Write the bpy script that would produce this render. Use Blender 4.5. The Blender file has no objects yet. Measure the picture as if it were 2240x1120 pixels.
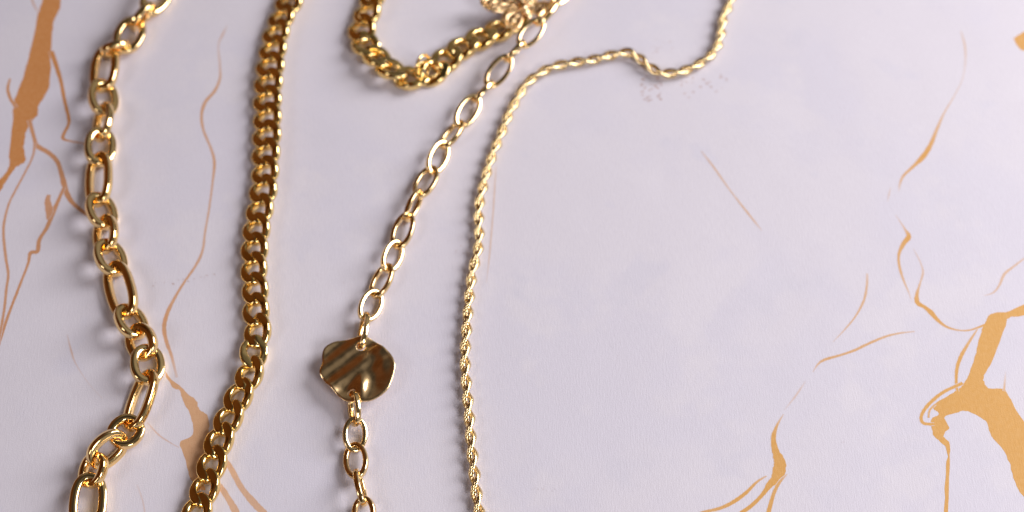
import bpy, bmesh, math, random
from mathutils import Vector, Matrix
from mathutils.geometry import tessellate_polygon
random.seed(7)
R = math.radians
S = bpy.context.scene
COL = S.collection

# ------------------------------------------------------------------ camera
TILT = R(33.0)          # away from straight down
DIST = 0.372            # metres to the cloth along the axis
FPX = 3100.0            # focal length in photo pixels (2240 wide)
cam_d = bpy.data.cameras.new('camera')
cam = bpy.data.objects.new('camera', cam_d); COL.objects.link(cam)
cam_d.sensor_width = 36.0
cam_d.lens = 36.0 * FPX / 2240.0
cam_d.clip_start = 0.01; cam_d.clip_end = 20.0
cam.location = (0, -math.sin(TILT) * DIST, math.cos(TILT) * DIST)
cam.rotation_euler = (TILT, 0, 0)
cam_d.dof.use_dof = True
cam_d.dof.focus_distance = 0.336
cam_d.dof.aperture_fstop = 10.0
S.camera = cam

# ------------------------------------------------------------------ surroundings: a dim warm room
W = bpy.data.worlds.new('World'); S.world = W; W.use_nodes = True
wn = W.node_tree; bg = wn.nodes['Background']
tc = wn.nodes.new('ShaderNodeTexCoord')
def wnode(kind, **kw):
    n = wn.nodes.new(kind)
    for k, v in kw.items(): n.inputs[k].default_value = v
    return n
nz = wnode('ShaderNodeTexNoise', Scale=1.9, Detail=2.0)
wn.links.new(tc.outputs['Generated'], nz.inputs['Vector'])
sx = wn.nodes.new('ShaderNodeSeparateXYZ'); wn.links.new(tc.outputs['Generated'], sx.inputs['Vector'])
ma = wn.nodes.new('ShaderNodeMath'); ma.operation = 'MULTIPLY_ADD'; ma.inputs[1].default_value = 0.55
wn.links.new(nz.outputs['Fac'], ma.inputs[0]); wn.links.new(sx.outputs['X'], ma.inputs[2])
rp = wn.nodes.new('ShaderNodeValToRGB')      # brown furniture side of the room -> grey window side
rp.color_ramp.elements[0].position = 0.0; rp.color_ramp.elements[0].color = (0.085, 0.032, 0.010, 1)
rp.color_ramp.elements[1].position = 0.24; rp.color_ramp.elements[1].color = (0.105, 0.090, 0.078, 1)
e = rp.color_ramp.elements.new(0.10); e.color = (0.060, 0.040, 0.027, 1)
e = rp.color_ramp.elements.new(0.8); e.color = (0.17, 0.158, 0.152, 1)
wn.links.new(ma.outputs[0], rp.inputs['Fac'])
n2 = wnode('ShaderNodeTexNoise', Scale=1.9, Detail=1.0); wn.links.new(tc.outputs['Generated'], n2.inputs['Vector'])
mr = wnode('ShaderNodeMapRange'); wn.links.new(n2.outputs['Fac'], mr.inputs['Value'])
for k, v in (('From Min', .38), ('From Max', .62), ('To Min', .30), ('To Max', 1.7)): mr.inputs[k].default_value = v
wn.links.new(mr.outputs['Result'], bg.inputs['Strength'])
wn.links.new(rp.outputs['Color'], bg.inputs['Color'])

def area(name, loc, target, sx, sy, power, color):
    d = bpy.data.lights.new(name, 'AREA'); d.shape = 'RECTANGLE'; d.size = sx; d.size_y = sy
    d.energy = power; d.color = color
    o = bpy.data.objects.new(name, d); COL.objects.link(o)
    o.location = loc
    o.rotation_euler = (Vector(target) - Vector(loc)).to_track_quat('-Z', 'Y').to_euler()
    return o
area('key_window_light', (0.80, 0.36, 0.50), (0.02, 0.0, 0), 0.50, 0.54, 14.0, (1.0, 0.975, 0.995))
area('left_fill_light', (-0.62, -0.42, 0.60), (0, 0, 0), 0.24, 0.28, 1.3, (1.0, 0.97, 1.0))
area('front_window_light', (0.44, -0.50, 0.54), (0.08, -0.05, 0), 0.26, 0.30, 3.2, (1.0, 0.97, 1.0))

S.view_settings.view_transform = 'Standard'; S.view_settings.look = 'None'
S.view_settings.exposure = 0.0; S.view_settings.gamma = 1.0
S.render.engine = 'CYCLES'
S.cycles.use_denoising = True
S.cycles.max_bounces = 10; S.cycles.glossy_bounces = 7; S.cycles.diffuse_bounces = 4
S.cycles.caustics_reflective = True; S.cycles.blur_glossy = 0.3
S.cycles.sample_clamp_indirect = 6.0

# ------------------------------------------------------------------ helpers
CT, ST = math.cos(TILT), math.sin(TILT)
def P(u, v, h=0.0):
    """Point of the cloth (or the level h above it) that was measured at photo pixel u, v."""
    x, y = (u - 1120.0) / FPX, (560.0 - v) / FPX
    d = Vector((x, y * CT + ST, y * ST - CT))
    c = Vector(cam.location)
    return c + d * ((h - c.z) / d.z)
MM = 0.001

def link_obj(name, mesh, parent=None):
    o = bpy.data.objects.new(name, mesh); COL.objects.link(o)
    if parent is not None: o.parent = parent
    return o
def mesh_of(name, verts, faces, mat, smooth=True, sharp=None):
    m = bpy.data.meshes.new(name); m.from_pydata([tuple(v) for v in verts], [], faces); m.update()
    if mat: m.materials.append(mat)
    if smooth:
        m.polygons.foreach_set('use_smooth', [True] * len(m.polygons))
        if sharp is not None: m.set_sharp_from_angle(angle=R(sharp))
    return m
def thing(name, label, cat, loc):
    o = bpy.data.objects.new(name, None); COL.objects.link(o)
    o.location = loc; o.empty_display_size = 0.004
    o['label'] = label; o['category'] = cat
    return o
def catmull(pts, n=12, closed=False):
    out = []; m = len(pts)
    rng = range(m if closed else m - 1)
    for i in rng:
        if closed: a, b, c, d = (pts[(i + k) % m] for k in (-1, 0, 1, 2))
        else: a, b, c, d = pts[max(i - 1, 0)], pts[i], pts[i + 1], pts[min(i + 2, m - 1)]
        for k in range(n):
            t = k / n
            out.append(tuple(0.5 * (2 * q + (r - p) * t + (2 * p - 5 * q + 4 * r - s) * t * t + (3 * q - p - 3 * r + s) * t ** 3)
                             for p, q, r, s in zip(a, b, c, d)))
    if not closed: out.append(tuple(pts[-1]))
    return out
def sweep(curve, rn, rb, normal_of, closed=True, nsec=12, power=2.0, base=0, before=None, after=None, caps=True):
    """Tube round a curve; rn = half thickness in the link's plane, rb = across it; returns verts, faces."""
    n = len(curve); V = []; F = []
    for i, c in enumerate(curve):
        if closed: t = curve[(i + 1) % n] - curve[i - 1]
        else: t = (curve[i + 1] if i < n - 1 else (after or curve[i])) - (curve[i - 1] if i else (before or curve[i]))
        t.normalize()
        b = normal_of(i, c); b = (b - t * b.dot(t)).normalized(); nn = b.cross(t)
        for k in range(nsec):
            a = 2 * math.pi * (k + 0.5) / nsec; ca, sa = math.cos(a), math.sin(a)
            q = 2.0 / power
            V.append(c + nn * (rn * math.copysign(abs(ca) ** q, ca)) + b * (rb * math.copysign(abs(sa) ** q, sa)))
    for i in range(n if closed else n - 1):
        j = (i + 1) % n
        for k in range(nsec):
            l = (k + 1) % nsec
            F.append((base + i * nsec + k, base + j * nsec + k, base + j * nsec + l, base + i * nsec + l))
    if not closed and caps:
        F.append(tuple(base + k for k in range(nsec))[::-1]); F.append(tuple(base + (n - 1) * nsec + k for k in range(nsec)))
    return V, F
def frame(a, b, roll, lift=0.0):
    """Matrix of a link between joints a and b; x runs along, y to the side, z up; a positive roll raises y."""
    x = (b - a).normalized(); y = Vector((0, 0, 1)).cross(x).normalized(); z = x.cross(y)
    c, s = math.cos(roll), math.sin(roll)
    y2, z2 = y * c + z * s, z * c - y * s
    m = (a + b) / 2 + Vector((0, 0, lift))
    return Matrix(((x.x, y2.x, z2.x, m.x), (x.y, y2.y, z2.y, m.y), (x.z, y2.z, z2.z, m.z), (0, 0, 0, 1)))
def put(name, mesh, parent, mat):
    o = link_obj(name, mesh, parent)
    o.matrix_local = Matrix.Translation(-Vector(parent.location)) @ mat
    return o

# ------------------------------------------------------------------ materials
def new_mat(name):
    m = bpy.data.materials.new(name); m.use_nodes = True
    return m, m.node_tree, m.node_tree.nodes['Principled BSDF']
def gold(name, col, col2, rough, wear=0.05, scale=600, dent=0.05):
    m, t, b = new_mat(name); N = t.nodes; L = t.links
    b.inputs['Metallic'].default_value = 1.0
    g = N.new('ShaderNodeNewGeometry')
    n1 = N.new('ShaderNodeTexNoise'); n1.inputs['Scale'].default_value = scale; n1.inputs['Detail'].default_value = 4
    L.new(g.outputs['Position'], n1.inputs['Vector'])
    r = N.new('ShaderNodeMapRange'); r.inputs['From Min'].default_value = 0.35; r.inputs['From Max'].default_value = 0.7
    r.inputs['To Min'].default_value = rough; r.inputs['To Max'].default_value = rough + wear
    L.new(n1.outputs['Fac'], r.inputs['Value']); L.new(r.outputs['Result'], b.inputs['Roughness'])
    mx = N.new('ShaderNodeMix'); mx.data_type = 'RGBA'
    mx.inputs['A'].default_value = (*col, 1); mx.inputs['B'].default_value = (*col2, 1)
    n2 = N.new('ShaderNodeTexNoise'); n2.inputs['Scale'].default_value = 130; n2.inputs['Detail'].default_value = 2
    L.new(g.outputs['Position'], n2.inputs['Vector']); L.new(n2.outputs['Fac'], mx.inputs['Factor'])
    L.new(mx.outputs['Result'], b.inputs['Base Color'])
    bp = N.new('ShaderNodeBump'); bp.inputs['Strength'].default_value = dent; bp.inputs['Distance'].default_value = 0.0002
    n3 = N.new('ShaderNodeTexNoise'); n3.inputs['Scale'].default_value = 420; n3.inputs['Detail'].default_value = 3
    L.new(g.outputs['Position'], n3.inputs['Vector']); L.new(n3.outputs['Fac'], bp.inputs['Height'])
    L.new(bp.outputs['Normal'], b.inputs['Normal'])
    return m
G_LINK = gold('polished_rose_gold', (0.95, 0.70, 0.34), (0.91, 0.63, 0.27), 0.08)
G_CURB = gold('polished_yellow_gold', (0.94, 0.71, 0.31), (0.90, 0.64, 0.25), 0.08)
G_CABLE = gold('polished_pale_gold', (0.96, 0.73, 0.39), (0.93, 0.67, 0.32), 0.10)
G_DISC = gold('hammered_gold', (0.90, 0.66, 0.36), (0.86, 0.58, 0.29), 0.19, 0.08, 600, 0.02)
G_ROPE = gold('rope_gold', (0.88, 0.70, 0.40), (0.80, 0.60, 0.30), 0.07)
G_BACKING = gold('dark_backing_metal', (0.30, 0.18, 0.10), (0.22, 0.13, 0.07), 0.30, 0.1, 900, 0.3)  # darkened metal, stands in for the dark gaps of the openwork wings
G_ROSE = gold('filigree_rose_gold', (0.93, 0.71, 0.42), (0.87, 0.62, 0.34), 0.10)

def cloth_material():
    m, t, b = new_mat('marble_print_cloth'); N = t.nodes; L = t.links
    g = N.new('ShaderNodeNewGeometry')
    def noise(scale, detail, vec=None, rough=0.5):
        n = N.new('ShaderNodeTexNoise'); n.inputs['Scale'].default_value = scale; n.inputs['Detail'].default_value = detail
        n.inputs['Roughness'].default_value = rough
        L.new(vec if vec else g.outputs['Position'], n.inputs['Vector']); return n.outputs['Fac']
    def ramp(fac, a, b_):
        r = N.new('ShaderNodeMapRange'); r.inputs['From Min'].default_value = a; r.inputs['From Max'].default_value = b_
        L.new(fac, r.inputs['Value']); return r.outputs['Result']
    def mix(fac, a, b_, blend='MIX'):
        x = N.new('ShaderNodeMix'); x.data_type = 'RGBA'; x.blend_type = blend
        for s, v in (('Factor', fac), ('A', a), ('B', b_)):
            if hasattr(v, 'is_output'): L.new(v, x.inputs[s])
            elif s == 'Factor': x.inputs[s].default_value = v
            else: x.inputs[s].default_value = (*v, 1)
        return x.outputs['Result']
    # pale lavender ground with bluish and pinkish clouds of the printed marble
    c = mix(ramp(noise(13, 4, None, 0.6), 0.47, 0.56), (0.622, 0.594, 0.650), (0.602, 0.578, 0.648))
    c = mix(ramp(noise(29, 4, None, 0.65), 0.54, 0.62), c, (0.628, 0.600, 0.655))
    c = mix(ramp(noise(43, 3, None, 0.6), 0.60, 0.66), c, (0.596, 0.574, 0.642))
    # the woven grain: fine threads running almost straight up the picture
    mpn = N.new('ShaderNodeMapping'); mpn.inputs['Rotation'].default_value = (0, 0, R(7))
    mpn.inputs['Scale'].default_value = (1.0, 0.16, 1.0); L.new(g.outputs['Position'], mpn.inputs['Vector'])
    thread = noise(2600, 2, mpn.outputs['Vector'], 0.6)
    grain = noise(3400, 2)
    c = mix(ramp(thread, 0.25, 0.75), mix(0.11, c, (0.36, 0.33, 0.41)), c)
    c = mix(ramp(grain, 0.25, 0.75), mix(0.06, c, (0.40, 0.36, 0.43)), c)
    # printed ochre veins (attribute on the print pieces, zero on the plain cloth)
    at = N.new('ShaderNodeAttribute'); at.attribute_name = 'ink'
    ed = N.new('ShaderNodeAttribute'); ed.attribute_name = 'edge'
    sep = N.new('ShaderNodeSeparateColor'); L.new(at.outputs['Color'], sep.inputs['Color'])
    ink = mix(sep.outputs['Green'], (0.575, 0.310, 0.088), (0.490, 0.205, 0.066))
    ink = mix(sep.outputs['Blue'], ink, (0.30, 0.17, 0.15))
    ink = mix(ramp(noise(900, 3), 0.35, 0.7), ink, mix(0.12, ink, (0.74, 0.52, 0.28)))
    rag = N.new('ShaderNodeMath'); rag.operation = 'MULTIPLY_ADD'   # ragged, slightly dry print edge
    L.new(noise(1500, 3), rag.inputs[0]); rag.inputs[1].default_value = 0.9; rag.inputs[2].default_value = -0.45
    ad = N.new('ShaderNodeMath'); ad.operation = 'ADD'; L.new(rag.outputs[0], ad.inputs[0]); L.new(ed.outputs['Fac'], ad.inputs[1])
    ad.use_clamp = True
    ml = N.new('ShaderNodeMath'); ml.operation = 'MULTIPLY'; L.new(ad.outputs[0], ml.inputs[0]); L.new(sep.outputs['Red'], ml.inputs[1])
    c = mix(ml.outputs[0], c, ink)
    L.new(c, b.inputs['Base Color'])
    b.inputs['Roughness'].default_value = 0.62
    b.inputs['Specular IOR Level'].default_value = 0.25
    hs = N.new('ShaderNodeMath'); hs.operation = 'ADD'; L.new(thread, hs.inputs[0]); L.new(grain, hs.inputs[1])
    bp = N.new('ShaderNodeBump'); bp.inputs['Strength'].default_value = 0.26; bp.inputs['Distance'].default_value = 0.00016
    L.new(hs.outputs[0], bp.inputs['Height'])
    bp2 = N.new('ShaderNodeBump'); bp2.inputs['Strength'].default_value = 0.25; bp2.inputs['Distance'].default_value = 0.0012
    L.new(noise(34, 2), bp2.inputs['Height']); L.new(bp2.outputs['Normal'], bp.inputs['Normal'])
    L.new(bp.outputs['Normal'], b.inputs['Normal'])
    return m
CLOTH = cloth_material()

# ------------------------------------------------------------------ the cloth and its print
cx0, cx1, cy0, cy1, th = -0.5, 0.5, -0.36, 0.44, 0.002
cv = [(cx0, cy0, 0), (cx1, cy0, 0), (cx1, cy1, 0), (cx0, cy1, 0), (cx0, cy0, -th), (cx1, cy0, -th), (cx1, cy1, -th), (cx0, cy1, -th)]
cf = [(0, 1, 2, 3), (7, 6, 5, 4), (0, 4, 5, 1), (1, 5, 6, 2), (2, 6, 7, 3), (3, 7, 4, 0)]
def ink_attr(mesh, values, edge=None):
    a = mesh.color_attributes.new('ink', 'FLOAT_COLOR', 'POINT')
    for i, v in enumerate(values): a.data[i].color = (*v, 1)
    d = mesh.attributes.new('edge', 'FLOAT', 'POINT')
    d.data.foreach_set('value', edge if edge else [0.0] * len(values))
m = mesh_of('marble_cloth', cv, cf, CLOTH, smooth=False); ink_attr(m, [(0, 0, 0)] * 8)
cloth = link_obj('marble_cloth', m)
cloth['kind'] = 'structure'
cloth['label'] = 'pale lavender marble-print cloth with ochre veins under the jewellery'

layer = [0]
def next_z():
    layer[0] += 1
    return 3e-6 + (layer[0] % 48) * 4e-7        # ink is only microns thick
SOFT = 0.00020
def vein(pts, red=0.0, name='printed_vein', dark=0.0):
    """pts: (u, v, width in px, strength); a printed line with soft edges."""
    z = next_z(); sm = catmull(pts, 7); V = []; A = []; F = []; D = []
    n = len(sm)
    W3 = [P(p[0], p[1], z) for p in sm]
    for i, p in enumerate(sm):
        t = (W3[min(i + 1, n - 1)] - W3[max(i - 1, 0)]).normalized(); s = Vector((-t.y, t.x, 0))
        w = max(p[2], 0.6) * 0.118 * MM; k = max(0.0, min(1.0, p[3]))
        hw = w / 2 * random.uniform(.92, 1.08) + SOFT * .5
        for f in (-1, 0, 1):
            V.append(W3[i] + s * hw * f); A.append((k, red, dark)); D.append(0.0 if f else hw / SOFT)
    for i in range(n - 1):
        for k in range(2):
            F.append((i * 3 + k, (i + 1) * 3 + k, (i + 1) * 3 + k + 1, i * 3 + k + 1)[::-1])
    m = mesh_of(name, V, F, CLOTH, smooth=False); ink_attr(m, A, D)
    return link_obj(name, m, cloth)
def blot(pts, red=0.0, k=1.0, name='printed_vein', n=4):
    """A filled printed shape with a soft edge."""
    z = next_z(); sm = [(u + random.gauss(0, .8), v + random.gauss(0, .8)) for u, v in catmull(pts, n, True)]; W3 = [P(u, v, z) for u, v in sm]; c = len(W3)
    area2 = sum(W3[i].x * W3[(i + 1) % c].y - W3[(i + 1) % c].x * W3[i].y for i in range(c))
    if area2 < 0: W3.reverse()
    V = list(W3)
    F = [tuple(f) for f in tessellate_polygon([W3])]
    F = [f if (V[f[1]] - V[f[0]]).cross(V[f[2]] - V[f[0]]).z > 0 else f[::-1] for f in F]
    m = mesh_of(name, V, F, CLOTH, smooth=False); ink_attr(m, [(k, red, 0)] * c, [1.6] * c)
    return link_obj(name, m, cloth)
def zs(pts, ox, oy, sc): return [(ox + p[0] / sc, oy + p[1] / sc) for p in pts]
def ws(pts, w, k): # constant or listed widths / strengths
    n = len(pts)
    wl = w if isinstance(w, (list, tuple)) else [w] * n
    kl = k if isinstance(k, (list, tuple)) else [k] * n
    return [(p[0], p[1], wl[i], kl[i]) for i, p in enumerate(pts)]

# left group (redder ink)
blot([(96, -60), (92, 0), (84, 31), (70, 94), (53, 162), (41, 194), (31, 225), (27, 266), (20, 344), (22, 358), (10, 380), (-20, 410), (-50, 450),
      (-40, 470), (0, 420), (8, 404), (20, 386), (34, 366), (50, 358), (55, 348), (53, 312), (58, 287), (67, 272), (74, 259), (83, 250), (84, 231), (94, 216), (103, 200), (109, 175),
      (112, 116), (114, 69), (120, 44), (130, 19), (134, 0), (140, -60)], 1.0)
vein(ws([(112, 112), (125, 150), (134, 181), (141, 219), (150, 256), (150, 272), (141, 290), (138, 303), (156, 309), (200, 316)], [12, 10, 9, 8, 8, 7, 8, 7, 5, 4], [1, 1, 1, 1, 1, 1, 1, 1, .8, .6]), 1)
vein(ws([(22, 172), (17, 194), (23, 216), (36, 236)], [5, 7, 7, 8], .95), 1)
vein(ws([(64, 262), (75, 303), (81, 319), (106, 334), (125, 353), (134, 378), (141, 406), (147, 425), (162, 447), (196, 474)], [10, 9, 12, 11, 10, 11, 13, 12, 10, 8], .9), 1)
vein(ws([(141, 408), (125, 444), (114, 469), (103, 497), (86, 525), (82, 550), (67, 553), (61, 578), (44, 622), (22, 679), (9, 716), (-8, 770)], [8, 9, 12, 9, 9, 10, 9, 6, 6, 6, 7, 7], .9), 1)
vein(ws([(107, 426), (104, 440), (108, 462), (104, 480)], [9, 13, 17, 6], .85), 1)
vein(ws([(76, 312), (72, 341), (56, 375), (34, 416), (19, 447), (9, 487), (8, 519), (13, 566), (18, 600), (14, 632), (9, 679), (0, 730), (-6, 760)], [6, 5, 5, 5, 5, 6, 6, 6, 6, 6, 6, 6, 5], .85), 1)
vein(ws([(68, -10), (73, 8), (83, 26)], [4, 5, 4], [.6, .6, .4]), 1)
vein(ws([(499, 52), (487, 76), (478, 99), (481, 141), (481, 172), (469, 200), (450, 222), (441, 250), (445, 284), (462, 326), (469, 356), (465, 400), (457, 460), (449, 505), (443, 548), (428, 581), (400, 622), (381, 654), (366, 685), (359, 716), (364, 747), (375, 778), (387, 826)],
        [3, 5, 4, 5, 6, 8, 9, 7, 6, 6, 7, 5, 5, 5, 6, 6, 6, 7, 9, 9, 8, 6, 5], [0, .6, .35, .5, .7, .8, .8, .8, .75, .7, .8, .7, .65, .65, .7, .75, .8, .8, .85, .85, .8, .7, .3]), .75)
blot(zs([(1150, 130), (1200, 235), (1260, 275), (1280, 340), (1325, 430), (1355, 520), (1335, 590), (1258, 632), (1290, 730), (1310, 810), (1345, 900), (1400, 960), (1440, 960), (1395, 860),
         (1405, 780), (1432, 700), (1452, 600), (1466, 520), (1450, 440), (1392, 400), (1382, 350), (1320, 296), (1270, 246), (1200, 190)], 0, 770, 3.2), .45, .82)
vein(zs([(1400, 900), (1450, 900), (1530, 930), (1600, 1030), (1650, 1120), (1690, 1230)], 0, 770, 3.2) and ws(zs([(1400, 900), (1450, 900), (1530, 930), (1600, 1030), (1650, 1120), (1690, 1230)], 0, 770, 3.2), [10, 10, 11, 12, 14, 14], .72), .45)
vein(ws(zs([(1500, 690), (1600, 790), (1690, 950), (1790, 1070), (1850, 1130), (1960, 1260)], 0, 770, 3.2), [10, 11, 12, 14, 13, 12], .72), .45)
vein(ws([(322, 924), (347, 951), (372, 968), (392, 979)], [3, 3, 2, 2], [.2, .5, .5, .3]), .7)
vein(ws([(147, 732), (156, 768), (166, 796), (192, 836), (224, 872)], [2, 4, 3, 2, 2], [.2, .5, .3, .15, .1]), .7)
vein(ws([(300, 1060), (312, 1095), (318, 1130)], [3, 3, 3], [.1, .3, .3]), .7)
# right group (yellower ink)
vein(ws([(1897, 598), (1896, 627), (1889, 659), (1870, 694), (1846, 723), (1822, 748)], [5, 5, 5, 4, 3, 2], [.4, .7, .75, .75, .6, .2]), .15)
vein(ws([(1778, 814), (1790, 796), (1806, 786), (1838, 777), (1870, 766), (1897, 753), (1935, 737), (1967, 729), (2001, 725)], [2, 4, 6, 5, 6, 6, 5, 4, 3], [.3, .7, .85, .85, .85, .85, .8, .7, .4]), .15)
vein(ws([(1959, 470), (1970, 486), (1980, 502), (1988, 517), (1976, 534), (1966, 558), (1968, 585), (1977, 614), (1988, 640), (1995, 662)], [2, 3, 5, 11, 10, 6, 6, 5, 3, 2], [.2, .5, .7, 1, .95, .9, .85, .7, .5, .1]), .1)
vein(ws([(1998, 544), (2008, 562), (2015, 578), (2019, 597), (2012, 622), (2006, 644), (2007, 662), (2023, 672), (2036, 683), (2050, 699), (2069, 714), (2095, 722), (2122, 722), (2156, 710)], [2, 3, 3, 5, 4, 8, 11, 9, 12, 9, 6, 4, 4, 5], [.2, .4, .45, .55, .7, .9, 1, 1, 1, 1, .9, .8, .85, 1]), .1)
vein(ws([(2262, 548), (2237, 568), (2216, 584), (2197, 600), (2186, 624), (2173, 640), (2152, 647)], [3, 4, 5, 6, 5, 4, 2], [.5, .5, .6, .65, .6, .5, .2]), .15)
blot([(2154, 708), (2168, 687), (2200, 682), (2240, 665), (2300, 640), (2300, 672), (2240, 690), (2206, 695), (2200, 712), (2187, 747), (2166, 798), (2153, 822), (2154, 838), (2163, 849), (2196, 851), (2203, 858), (2215, 882), (2240, 923), (2290, 990),
      (2300, 1130), (2262, 1110), (2240, 1086), (2224, 1064), (2212, 1026), (2196, 986), (2168, 954), (2159, 926), (2140, 911), (2112, 899), (2090, 904), (2066, 914), (2076, 936), (2064, 954), (2078, 974), (2077, 1020), (2075, 1070), (2072, 1150),
      (2064, 1150), (2067, 1070), (2070, 1020), (2070, 980), (2052, 963), (2040, 945), (2036, 918), (2054, 905), (2038, 888), (2071, 867), (2096, 851), (2112, 833), (2118, 820), (2128, 793), (2137, 764), (2146, 726)], 0, 1)
vein(ws([(2196, 856), (2198, 836), (2200, 812)], [4, 4, 2], [.9, .5, .1]), 0)
vein(ws([(2138, 720), (2117, 753), (2101, 782), (2093, 809), (2092, 842), (2095, 856)], [3, 6, 8, 7, 6, 6], [.8, .9, 1, 1, 1, 1]), 0)
vein(ws([(2106, 838), (2065, 857), (2037, 879), (2021, 898), (2015, 914), (2021, 926), (2044, 928)], [7, 7, 7, 7, 7, 7, 6], 1), 0)
vein(ws([(2031, 914), (2034, 897), (2047, 884)], [4, 4, 4], .9), 0)
vein(ws([(1762, 834), (1742, 864), (1716, 897)], [3, 4, 2], [.1, .4, .1]), .2)
vein(ws([(1714, 906), (1700, 930), (1692, 957), (1696, 985), (1704, 1005), (1706, 1020), (1699, 1045), (1684, 1060), (1668, 1082), (1645, 1105), (1616, 1126), (1580, 1150)], [2, 5, 10, 14, 22, 26, 21, 13, 8, 8, 9, 10], [.4, .85, 1, 1, 1, 1, 1, 1, 1, 1, 1, 1]), .05)
vein(ws([(1677, 1041), (1656, 1054), (1634, 1076), (1609, 1095), (1577, 1111), (1530, 1123), (1480, 1140)], [3, 5, 7, 8, 7, 6, 6], [.6, .9, 1, 1, .95, .9, .9]), .05)
vein(ws([(1722, 1037), (1706, 1054), (1693, 1079), (1680, 1124), (1670, 1160)], [2, 6, 7, 9, 9], [.5, .9, .95, 1, 1]), .05)
vein(ws([(2102, 68), (2110, 96), (2112, 130), (2106, 171), (2088, 209), (2066, 246), (2049, 284), (2036, 316), (2020, 342), (1999, 363), (1977, 384), (1969, 401), (1966, 420)], [3, 5, 4, 3, 3, 4, 7, 10, 12, 8, 6, 5, 2], [.3, .5, .35, .25, .4, .65, .8, .95, 1, .9, .8, .6, .1]), .15)
vein(ws([(1949, 409), (1945, 424), (1942, 441)], [2, 4, 2], [.1, .35, .1]), .2)
vein(ws([(1534, 330), (1560, 364), (1600, 420), (1640, 471), (1667, 505)], [4, 5, 4, 5, 4], [.2, .6, .5, .65, .1]), .3)
blot([(2219, 86), (2232, 74), (2260, 62), (2300, 60), (2300, 110), (2250, 112), (2230, 104)], .1, 1)
vein(ws([(1085, 365), (1082, 414), (1079, 460), (1075, 510), (1070, 566), (1064, 620)], [3, 4, 4, 4, 4, 2], [.2, .4, .4, .4, .35, .1]), .4)
# small reddish-brown print specks
for (u0, v0, u1, v1, n, k, rr) in ((335, 622, 470, 604, 13, .55, 5), (1490, 160, 1590, 215, 26, 1.0, 6), (1402, 165, 1448, 222, 34, 1.0, 7), (1405, 85, 1480, 125, 8, .45, 6), (980, 525, 1025, 560, 7, .5, 5), (1165, 1062, 1215, 1074, 9, .35, 3),
                                   (1425, 85, 1480, 112, 7, .25, 7), (830, 40, 2200, 1080, 20, .22, 3), (640, 560, 780, 700, 3, .3, 3)):
    for i in range(n):
        u, v = random.uniform(u0, u1), random.uniform(min(v0, v1), max(v0, v1))
        if n == 13: v = v0 + (v1 - v0) * (u - u0) / (u1 - u0) + random.uniform(-5, 5)
        s = random.uniform(.4, 1.0) * rr; a = random.uniform(-.6, .6)
        vein([(u - s * math.cos(a), v - s * math.sin(a), 1, 0), (u, v, s * .8, k * random.uniform(.4, 1)), (u + s * math.cos(a), v + s * math.sin(a), 1, 0)], 1, 'printed_speck', .8)

# ------------------------------------------------------------------ oval links
def oval_mesh(name, half_len, half_wid, rn, rb, mat, shape=2.3, power=2.6, seg=48, nsec=14):
    cv = []
    for i in range(seg):
        a = 2 * math.pi * i / seg; c, s = math.cos(a), math.sin(a); q = 2 / shape
        cv.append(Vector((half_len * math.copysign(abs(c) ** q, c), half_wid * math.copysign(abs(s) ** q, s), 0)))
    # even out the spacing along the loop
    L = [0]
    for i in range(seg): L.append(L[-1] + (cv[(i + 1) % seg] - cv[i]).length)
    out = []
    for k in range(seg):
        d = L[-1] * k / seg; i = max(j for j in range(seg) if L[j] <= d)
        out.append(cv[i].lerp(cv[(i + 1) % seg], (d - L[i]) / max(1e-12, L[i + 1] - L[i])))
    V, F = sweep(out, rn, rb, lambda i, c: Vector((0, 0, 1)), True, nsec, power)
    return mesh_of(name, V, F, mat)
def oval_chain(parent, joints, meshes, kinds, rolls, wire, half_wid, lifts=None, name='link'):
    """joints: world points; each link fills the gap between two joints plus its own wire at both ends."""
    for i in range(len(joints) - 1):
        a, b = joints[i], joints[i + 1]
        mesh, half = meshes[kinds[i]]
        mt = frame(a, b, R(rolls[i]))
        want = (b - a).length / 2 + wire
        put(name, mesh, parent, mt @ Matrix.Diagonal((want / half, 1, 1, 1)))

# --- necklace of long and short oval links
wire = 1.05 * MM
short = oval_mesh('short_link', 5.0 * MM, 3.25 * MM, wire, wire * .98, G_LINK, 2.2, 4.2)
longl = oval_mesh('long_link', 7.4 * MM, 3.25 * MM, wire, wire * .98, G_LINK, 2.5, 4.2)
JL = [(372, -62), (327, 19), (295, 52), (272, 102), (233, 113), (225, 188), (227, 241), (222, 294), (216, 349), (216, 436), (228, 487), (233, 538), (250, 589), (277, 680),
      (297, 727), (321, 770), (324, 826), (291, 926), (260, 962), (210, 1004), (197, 1052), (188, 1150), (186, 1205), (190, 1262)]
kinds = ['l', 's', 's', 's'] * 6
rolls = [-24, 70, -12, 68, 16, -30, 44, -26, 28, -34, 36, -32, 28, -36, 32, -22, 34, -8, -62, 30, -14, 36, -36]
def heights(rolls, hw, r, n):
    hs = []
    for i in range(n):
        rr = [abs(rolls[k]) for k in (i - 1, i) if 0 <= k < len(rolls)]
        hs.append(r + hw * math.sin(R(sum(rr) / len(rr))))
    return hs
hl = heights(rolls, 3.25 * MM, wire, len(JL))
jl = [P(u, v, h) for (u, v), h in zip(JL, hl)]
root = thing('oval_link_necklace', 'chunky gold necklace alternating one long and three short oval links', 'necklace', P(JL[12][0], JL[12][1], 0))
oval_chain(root, jl, {'s': (short, 5.0 * MM), 'l': (longl, 7.4 * MM)}, kinds, rolls, wire, 3.25 * MM)

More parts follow.
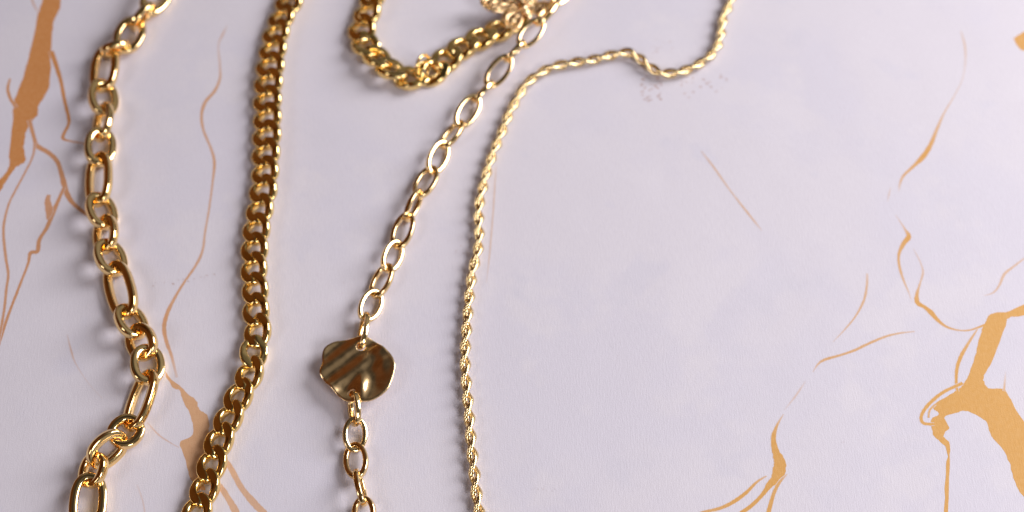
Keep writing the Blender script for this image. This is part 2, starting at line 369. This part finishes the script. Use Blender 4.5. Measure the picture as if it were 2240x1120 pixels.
# ------------------------------------------------------------------ flat curb links
PITCH = 6.25 * MM
def curb_mesh(name, a, b, rn, rb, flat, mat, twist=44, seg=72, nsec=20):
    cv = []; nb = []
    for i in range(seg):
        t = 2 * math.pi * i / seg
        x = a * math.cos(t); y = b * math.copysign(abs(math.sin(t)) ** .9, math.sin(t))
        ph = -R(twist) * math.copysign(abs(x / a) ** 1.35, x)
        cv.append(Vector((x, y * math.cos(ph), y * math.sin(ph))))
        nb.append(Vector((0, -math.sin(ph), math.cos(ph))))
    V, F = sweep(cv, rn, rb, lambda i, c: nb[i], True, nsec, 3.0)
    # the links are ground flat on both faces, with a soft shoulder
    for v in V:
        s = math.copysign(1, v.z); h = abs(v.z); k = flat * .74
        if h > k: v.z = s * (k + (flat - k) * math.tanh((h - k) / (flat - k)))
    return mesh_of(name, V, F, mat, True, 60)
curb = curb_mesh('curb_link', (PITCH + 1.75 * MM) / 2, 2.58 * MM, 1.0 * MM, 1.16 * MM, 1.28 * MM, G_CURB)
def world_path(ctrl):
    """ctrl: (u, v, height_mm, roll); returns dense list of (world point, roll)."""
    sm = catmull(ctrl, 16)
    return [(P(p[0], p[1], p[2] * MM), p[3]) for p in sm]
def along(path, pitch, start=0.0):
    out = []; d = start; acc = 0.0
    for (a, ra), (b, rb) in zip(path, path[1:]):
        L = (b - a).length
        while d <= acc + L:
            t = (d - acc) / L if L else 0
            out.append((a.lerp(b, t), ra + (rb - ra) * t)); d += pitch
        acc += L
    return out
def curb_chain(parent, ctrl, mesh, pitch, start=0.0, widen=None):
    pts = along(world_path(ctrl), pitch, start)
    for i in range(1, len(pts) - 1):
        a, b = pts[i - 1][0], pts[i + 1][0]
        mt = frame(a, b, R(pts[i][1] + random.uniform(-6, 6))) @ Matrix.Rotation(R(random.uniform(-4, 4)), 4, 'Z')
        mt.translation = pts[i][0] + Vector((0, 0, random.uniform(0, .1) * MM))
        put('link', mesh, parent, mt @ Matrix.Diagonal((1, widen(pts[i][0]) if widen else 1, 1, 1)))
def zc(roll): return 1.2 + 2.9 * math.sin(R(abs(roll)))
CC = [(690, -90, 16), (655, -36, 16), (628, 15, 17), (609, 57, 18), (600, 97, 18), (592, 142, 18), (588, 182, 18), (585, 225, 18), (585, 268, 18), (583, 312, 18), (580, 381, 18), (574, 434, 17), (564, 484, 16), (558, 531, 16),
      (556, 581, 16), (558, 629, 15), (560, 682, 14), (564, 728, 12), (555, 770, -10), (549, 812, 20), (527, 858, 10), (505, 907, 8), (483, 957, 7), (466, 1010, 6), (451, 1062, 6), (436, 1107, 6), (418, 1160, 6), (396, 1220, 6), (375, 1275, 6)]
root = thing('curb_chain_necklace', 'thick yellow-gold curb chain running straight beside the oval-link necklace', 'necklace', P(558, 629, 0))
curb_chain(root, [(u, v, zc(r), r) for u, v, r in CC], curb, PITCH, 0.0, lambda p: 1 + .20 * max(0.0, min(1.0, (p.y + .01) / .05)))

# --- the second curb chain, a loop with a standing jump ring
BR = [(838, -120, 20), (826, -60, 20), (818, -15, 22), (808, 20, 20), (793, 58, 14), (795, 90, 4), (813, 116, -12), (842, 142, -22), (872, 163, -16), (906, 172, -4), (940, 162, 8), (969, 138, 2), (992, 117, -4), (1027, 96, -7), (1062, 79, -7), (1096, 64, -6), (1124, 48, -4), (1140, 18, 0), (1146, -20, 0), (1150, -60, 0)]
root = thing('curb_chain_bracelet', 'gold curb chain bending in a loop with a small ring, its end under butterfly', 'bracelet', P(906, 172, 0))
curb_wide = curb_mesh('wide_curb_link', (6.4 + 2.1) / 2 * MM, 3.12 * MM, 1.08 * MM, 1.26 * MM, 1.42 * MM, G_CURB)
curb_chain(root, [(u, v, zc(r) + .15, r) for u, v, r in BR], curb_wide, 6.4 * MM, 0.002)
ring = oval_mesh('jump_ring', 3.1 * MM, 3.1 * MM, .42 * MM, .42 * MM, G_CURB, 2.0, 2.0, 40, 10)
c = P(926, 144, 3.6 * MM)
put('jump_ring', ring, root, Matrix.Translation(c) @ Matrix.Rotation(R(-28), 4, 'Z') @ Matrix.Rotation(R(72), 4, 'Y'))
put('jump_ring', ring, root, Matrix.Translation(P(938, 150, 3.1 * MM)) @ Matrix.Rotation(R(15), 4, 'Z') @ Matrix.Rotation(R(30), 4, 'X') @ Matrix.Diagonal((1.1, .8, 1, 1)))

# ------------------------------------------------------------------ necklace with the hammered disc
cw = 0.68 * MM; CHW = 2.45 * MM
cab = oval_mesh('cable_link', 4.3 * MM, CHW, cw * .92, cw, G_CABLE, 2.05, 4.0)
J2 = [(812, 1212), (797, 1156), (795, 1096), (782, 1037), (775, 979), (778, 922), (772, 866)]
r2 = [10, -22, 78, -14, 16, -66]
J1 = [(790, 753), (799, 694), (823, 643), (847, 586), (871, 536), (891, 474), (918, 424), (945, 372), (972, 318), (1005, 271), (1040, 217), (1071, 183), (1110, 129), (1142, 96), (1180, 49), (1215, 2), (1247, -42), (1282, -84), (1312, -124)]
r1 = [-66, 26, -26, 44, -14, 80, -10, 40, -34, 24, -60, 12, -70, 10, -42, 30, -44, 30]
h2 = heights(r2, CHW, cw, len(J2)); h1 = heights(r1, CHW, cw, len(J1))
h2[-1] = 3.3 * MM; h1[0] = 3.3 * MM
lift1 = [0] * 11 + [.8, 2.0, 3.2, 4.2, 3.8, 2.4, .6, 0]
h1 = [h + l * MM for h, l in zip(h1, lift1)]
root = thing('disc_necklace', 'slender gold cable-link necklace carrying one hammered wavy disc', 'necklace', P(781, 810, 0))
oval_chain(root, [P(u, v, h) for (u, v), h in zip(J1, h1)], {'c': (cab, 4.3 * MM)}, ['c'] * len(r1), r1, cw, CHW)
oval_chain(root, [P(u, v, h) for (u, v), h in zip(J2, h2)], {'c': (cab, 4.3 * MM)}, ['c'] * len(r2), r2, cw, CHW)

def disc():
    dz = 3.2 * MM
    out = zs([(650, 108), (760, 120), (900, 190), (1040, 290), (1120, 400), (1148, 520), (1110, 680), (1040, 830), (900, 945), (780, 990), (600, 1000), (470, 980), (370, 910), (280, 810), (190, 720), (128, 620), (125, 560), (155, 470), (155, 360), (200, 260), (330, 180), (500, 145)], 680, 720, 6.22)
    rim = [P(u, v, dz) for u, v in catmull(out, 5, True)]
    cen = P(781, 810, dz); n = len(rim); rings = 34
    uu = Vector((-math.sin(R(45)), math.cos(R(45)), 0))     # across the diagonal furrows
    vv = Vector((math.cos(R(45)), math.sin(R(45)), 0))
    def hgt(p, f):
        q = (p - cen) / MM; a, b = q.dot(uu), q.dot(vv); x, y = q.x, q.y
        s = 1 / (1 + math.exp(-(a + 2.2) * 1.1))                # furrows live in the upper-left part
        h = s * .28 * math.sin(2 * math.pi * a / 5.2 + .9 + .05 * b)
        h += .60 * math.exp(-((x - 1.4) ** 2) / 1.6 - ((y + 5.0) ** 2) / 14)
        h -= .42 * math.exp(-((x - 4.4) ** 2) / 4.0 - ((y + 2.6) ** 2) / 12)
        h -= .42 * math.exp(-((x + 2.0) ** 2) / 4.0 - ((y + 5.6) ** 2) / 6)
        h += .40 * math.exp(-((x - 6.0) ** 2) / 3.2 - ((y - 2.4) ** 2) / 6)
        h -= .34 * math.exp(-((x - 3.8) ** 2) / 3.2 - ((y - 4.2) ** 2) / 3.4)
        h += .14 * math.sin(5 * math.atan2(y, x) + .8) * f ** 5
        h += .22 * f ** 8
        return h * MM
    # outline, rings near the rim, two pierced holes and an even field of points in between
    holes = [(P(789.5, 759, dz), 1.12 * MM), (P(770.5, 860.5, dz), 1.05 * MM)]
    ang = [math.atan2(p.y - cen.y, p.x - cen.x) for p in rim]
    if sum(((ang[(k + 1) % n] - ang[k] + math.pi) % (2 * math.pi)) - math.pi for k in range(n)) < 0: rim.reverse(); ang.reverse()
    def frac(p):
        a = math.atan2(p.y - cen.y, p.x - cen.x)
        for k in range(n):
            l = (k + 1) % n; w = (ang[l] - ang[k]) % (2 * math.pi); d = (a - ang[k]) % (2 * math.pi)
            if w and d <= w and w < math.pi:
                r = (rim[k] - cen).length * (1 - d / w) + (rim[l] - cen).length * d / w
                return (p - cen).length / r
        return (p - cen).length / (rim[0] - cen).length
    pts = [p.xy for p in rim]; edges = [(k, (k + 1) % n) for k in range(n)]
    for f in (.985, .96, .93): pts += [cen.lerp(p, f).xy for p in rim]
    for c, r in holes:
        for rr in (r, r + .1 * MM, r + .25 * MM):
            b0 = len(pts); pts += [Vector((c.x + rr * math.cos(2 * math.pi * k / 28), c.y + rr * math.sin(2 * math.pi * k / 28))) for k in range(28)]
            if rr == r: edges += [(b0 + k, b0 + (k + 1) % 28) for k in range(28)]
    g = .32 * MM
    for iy in range(-36, 37):
        for ix in range(-36, 37):
            q = Vector((cen.x + (ix + .5 * (iy % 2)) * g, cen.y + iy * g * .87, dz))
            if frac(q) < .91 and all((q - c).length > r + .4 * MM for c, r in holes): pts.append(q.xy)
    from mathutils.geometry import delaunay_2d_cdt
    v2, _, tri, _, _, _ = delaunay_2d_cdt(pts, edges, [], 0, 1e-7)
    keep = []
    for f in tri:
        m = sum((v2[k] for k in f), Vector((0, 0))) / 3; m3 = Vector((m.x, m.y, dz))
        if frac(m3) < 1 and all((m3 - c).length > r * .985 for c, r in holes): keep.append(tuple(f))
    half = .42 * MM; nv = len(v2); V = []; F = []
    hs = []
    for p in v2:
        q = Vector((p.x, p.y, dz)); f = min(1.0, frac(q)); t = half * (1 - .5 * max(0.0, (f - .95) / .05) ** 2)
        near = min((q - c).length - r for c, r in holes)
        if near < .2 * MM: t *= .8 + .2 * max(0.0, near) / (.2 * MM)
        hs.append((hgt(q, f), t))
    V = [Vector((p.x, p.y, dz + h + t)) for p, (h, t) in zip(v2, hs)] + [Vector((p.x, p.y, dz + h - t)) for p, (h, t) in zip(v2, hs)]
    cnt = {}
    for f in keep:
        a, b, c = f
        if (v2[b] - v2[a]).cross(v2[c] - v2[a]) < 0: f = (a, c, b)
        F.append(f); F.append(tuple(k + nv for k in f)[::-1])
        for k in range(3):
            e2 = (f[k], f[(k + 1) % 3]); cnt[e2] = 1
    for (a, b) in cnt:
        if (b, a) not in cnt: F.append((b, a, a + nv, b + nv))
    o = link_obj('hammered_disc', mesh_of('hammered_disc', V, F, G_DISC, True, 48), root)
    o.matrix_local = Matrix.Translation(-Vector(root.location))
disc()

# ------------------------------------------------------------------ rope chain
RP = [(1612, -110), (1609, -60), (1604, -20), (1599, 5), (1584, 37), (1579, 70), (1571, 99), (1550, 126), (1510, 150), (1472, 160), (1440, 157), (1411, 137), (1381, 116), (1341, 120), (1301, 130), (1255, 137), (1215, 145), (1186, 158), (1154, 182), (1135, 212), (1117, 244), (1104, 276), (1091, 307), (1077, 342), (1066, 376), (1056, 414), (1049, 451), (1048, 484), (1049, 518), (1045, 553), (1035, 590), (1030, 624), (1026, 662), (1023, 700),
      (1020, 738), (1018, 777), (1019, 817), (1022, 855), (1025, 888), (1028, 927), (1031, 966), (1035, 1006), (1039, 1043), (1043, 1081), (1048, 1115), (1055, 1165), (1066, 1225), (1080, 1280)]
root = thing('rope_chain_necklace', 'slim twisted gold rope chain curving alone over the bare cloth', 'necklace', P(1023, 700, 0))
def rope():
    """Two strands twisted together, each laid up from seven fine wires; one part for every half turn."""
    path = [(p, 0) for p, _ in world_path([(u, v, 1.49, 0) for u, v in RP])]
    HALF = 4.95 * MM; PER = 16; step = HALF / PER
    pts = [p for p, _ in along(path, step)]; n = len(pts)
    def spot(k, strand, w):
        t = (pts[min(k + 1, n - 1)] - pts[max(k - 1, 0)]).normalized()
        y = Vector((0, 0, 1)).cross(t).normalized(); z = t.cross(y)
        ph = math.pi * k / PER + math.pi * strand
        er = y * math.cos(ph) + z * math.sin(ph); et = t.cross(er)
        q = ph * 0.75 + 2 * math.pi * w / 7
        return pts[k] + er * (.84 * MM) + (er * math.cos(q) + et * math.sin(q)) * (.43 * MM)
    i = 1
    while i + PER < n - 1:
        V = []; F = []
        for strand in (0, 1):
            for w in range(7):
                cv = [spot(k, strand, w) - pts[i] for k in range(i, i + PER + 1)]
                v, f = sweep(cv, .24 * MM, .24 * MM, lambda a, c: Vector((.3, .2, 1)), False, 7, 2.0, len(V), spot(i - 1, strand, w) - pts[i], spot(i + PER + 1, strand, w) - pts[i], False)
                V += v; F += f
        put('rope_twist', mesh_of('rope_twist', V, F, G_ROPE), root, Matrix.Translation(pts[i]))
        i += PER
rope()

# ------------------------------------------------------------------ filigree butterfly
def butterfly():
    z0 = 3.4 * MM
    c = P(1142, 16, z0)
    root = thing('butterfly_pendant', 'openwork rose-gold filigree butterfly with beaded wings lying on the bracelet end', 'pendant', P(1118, 2, 0))
    U = 1.12 * MM
    def tube(name, pts, r, closed=False, nsec=7):
        cv = [Vector(p) * U for p in catmull(pts, 6, closed)]
        V, F = sweep(cv, r * U, r * U, lambda i, q: Vector((0, 0, 1)), closed, nsec)
        return mesh_of(name, V, F, G_ROSE)
    rot = Matrix.Rotation(R(28), 4, 'Z') @ Matrix.Rotation(R(8), 4, 'X')
    base = Matrix.Translation(c) @ rot
    upper = [(0.6, 0.8, 0), (2.4, 3.4, .5), (5.2, 5.6, 1.0), (8.3, 6.2, 1.5), (9.6, 4.6, 1.6), (8.6, 2.2, 1.3), (6.0, .7, .8), (2.6, .2, .3)]
    lower = [(0.6, -.4, 0), (3.0, -.4, .3), (5.6, -1.3, .7), (7.0, -3.2, 1.0), (6.2, -5.2, .9), (4.2, -5.6, .6), (2.2, -3.8, .3), (.9, -1.8, .1)]
    def inset(o, f): 
        m = [sum(p[k] for p in o) / len(o) for k in range(3)]
        return [tuple(m[k] + (p[k] - m[k]) * f for k in range(3)) for p in o]
    def curl(cx, cy, cz, r0, turns, a0, sg):
        pts = []
        for i in range(int(turns * 9) + 1):
            a = a0 + sg * 2 * math.pi * i / 9; r = r0 * (1 - .62 * i / (turns * 9)); pts.append((cx + r * math.cos(a), cy + r * math.sin(a), cz))
        return pts
    curls = [(2.9, 1.7, .5, 1.0, 1.5, 0, 1), (5.0, 3.1, .9, 1.4, 1.7, 1, -1), (7.2, 4.4, 1.3, 1.25, 1.6, 2, 1), (6.4, 2.2, 1.0, .9, 1.4, 3, -1), (4.6, 4.5, .9, .8, 1.2, 4, 1),
             (3.0, -1.7, .4, 1.0, 1.5, 0, -1), (5.0, -2.8, .8, 1.2, 1.6, 2, 1), (4.2, -4.4, .6, .9, 1.4, 4, -1)]
    bead_m = None
    bm = bmesh.new(); bmesh.ops.create_icosphere(bm, subdivisions=2, radius=.30 * U)
    bead_m = bpy.data.meshes.new('bead'); bm.to_mesh(bm and bead_m); bm.free(); bead_m.materials.append(G_ROSE)
    bead_m.polygons.foreach_set('use_smooth', [True] * len(bead_m.polygons))
    for sx in (1, -1):
        mir = Matrix.Diagonal((sx, 1, 1, 1))
        for nm, o in (('upper_wing', upper), ('lower_wing', lower)):
            w = put(nm, tube(nm, [(p[0] * sx, p[1], p[2]) for p in o], .38, True, 9), root, base)
            pl = [Vector((p[0] * sx, p[1], p[2] - .35)) * U for p in catmull(inset(o, .96), 5, True)]; c0 = len(pl)
            pv = pl + [p + Vector((0, 0, .3 * U)) for p in pl]
            tri = [tuple(f) for f in tessellate_polygon([pl])]
            pf = tri + [tuple(k + c0 for k in f)[::-1] for f in tri] + [(k, (k + 1) % c0, c0 + (k + 1) % c0, c0 + k) for k in range(c0)]
            link_obj('dark_backing', mesh_of('dark_backing', pv, pf, G_BACKING, False), w)  # dark sheet added behind the openwork so its gaps read dark
            q = link_obj('wing_rim', tube('wing_rim', [(p[0] * sx, p[1], p[2] + .1) for p in inset(o, .8)], .2, True), w)
            for cu in curls:
                if (cu[1] > 0) == (nm == 'upper_wing'):
                    link_obj('filigree_curl', tube('filigree_curl', [(p[0] * sx, p[1], p[2]) for p in curl(*cu)], .27), w)
            sm = catmull(inset(o, .9), 3, True)
            for i, p in enumerate(sm):
                b = link_obj('bead', bead_m, w); b.location = (p[0] * sx * U, p[1] * U, (p[2] + .32) * U)
    body = [(0, -4.6, .3), (0, -3, .5), (0, -1, .8), (0, 1, .9), (0, 2.6, .8)]
    cv = [Vector(p) * U for p in catmull(body, 6)]
    V = []; F = []; ns = 12
    for i, p in enumerate(cv):
        f = i / (len(cv) - 1); r = (.25 + .75 * math.sin(math.pi * min(1, f * 1.05 + .02)) ** .8) * .85 * U * (1 + .1 * math.sin(f * 40))
        for k in range(ns):
            a = 2 * math.pi * k / ns; V.append(p + Vector((r * math.cos(a), 0, r * math.sin(a))))
    for i in range(len(cv) - 1):
        for k in range(ns):
            l = (k + 1) % ns; F.append((i * ns + k, (i + 1) * ns + k, (i + 1) * ns + l, i * ns + l))
    F.append(tuple(range(ns))); F.append(tuple((len(cv) - 1) * ns + k for k in range(ns))[::-1])
    put('body', mesh_of('body', V, F, G_ROSE), root, base)
    for sx in (1, -1):
        put('antenna', tube('antenna', [(.2 * sx, 2.5, .9), (.8 * sx, 4.0, 1.2), (1.9 * sx, 5.4, 1.4), (2.6 * sx, 5.5, 1.3)], .16), root, base)
butterfly()
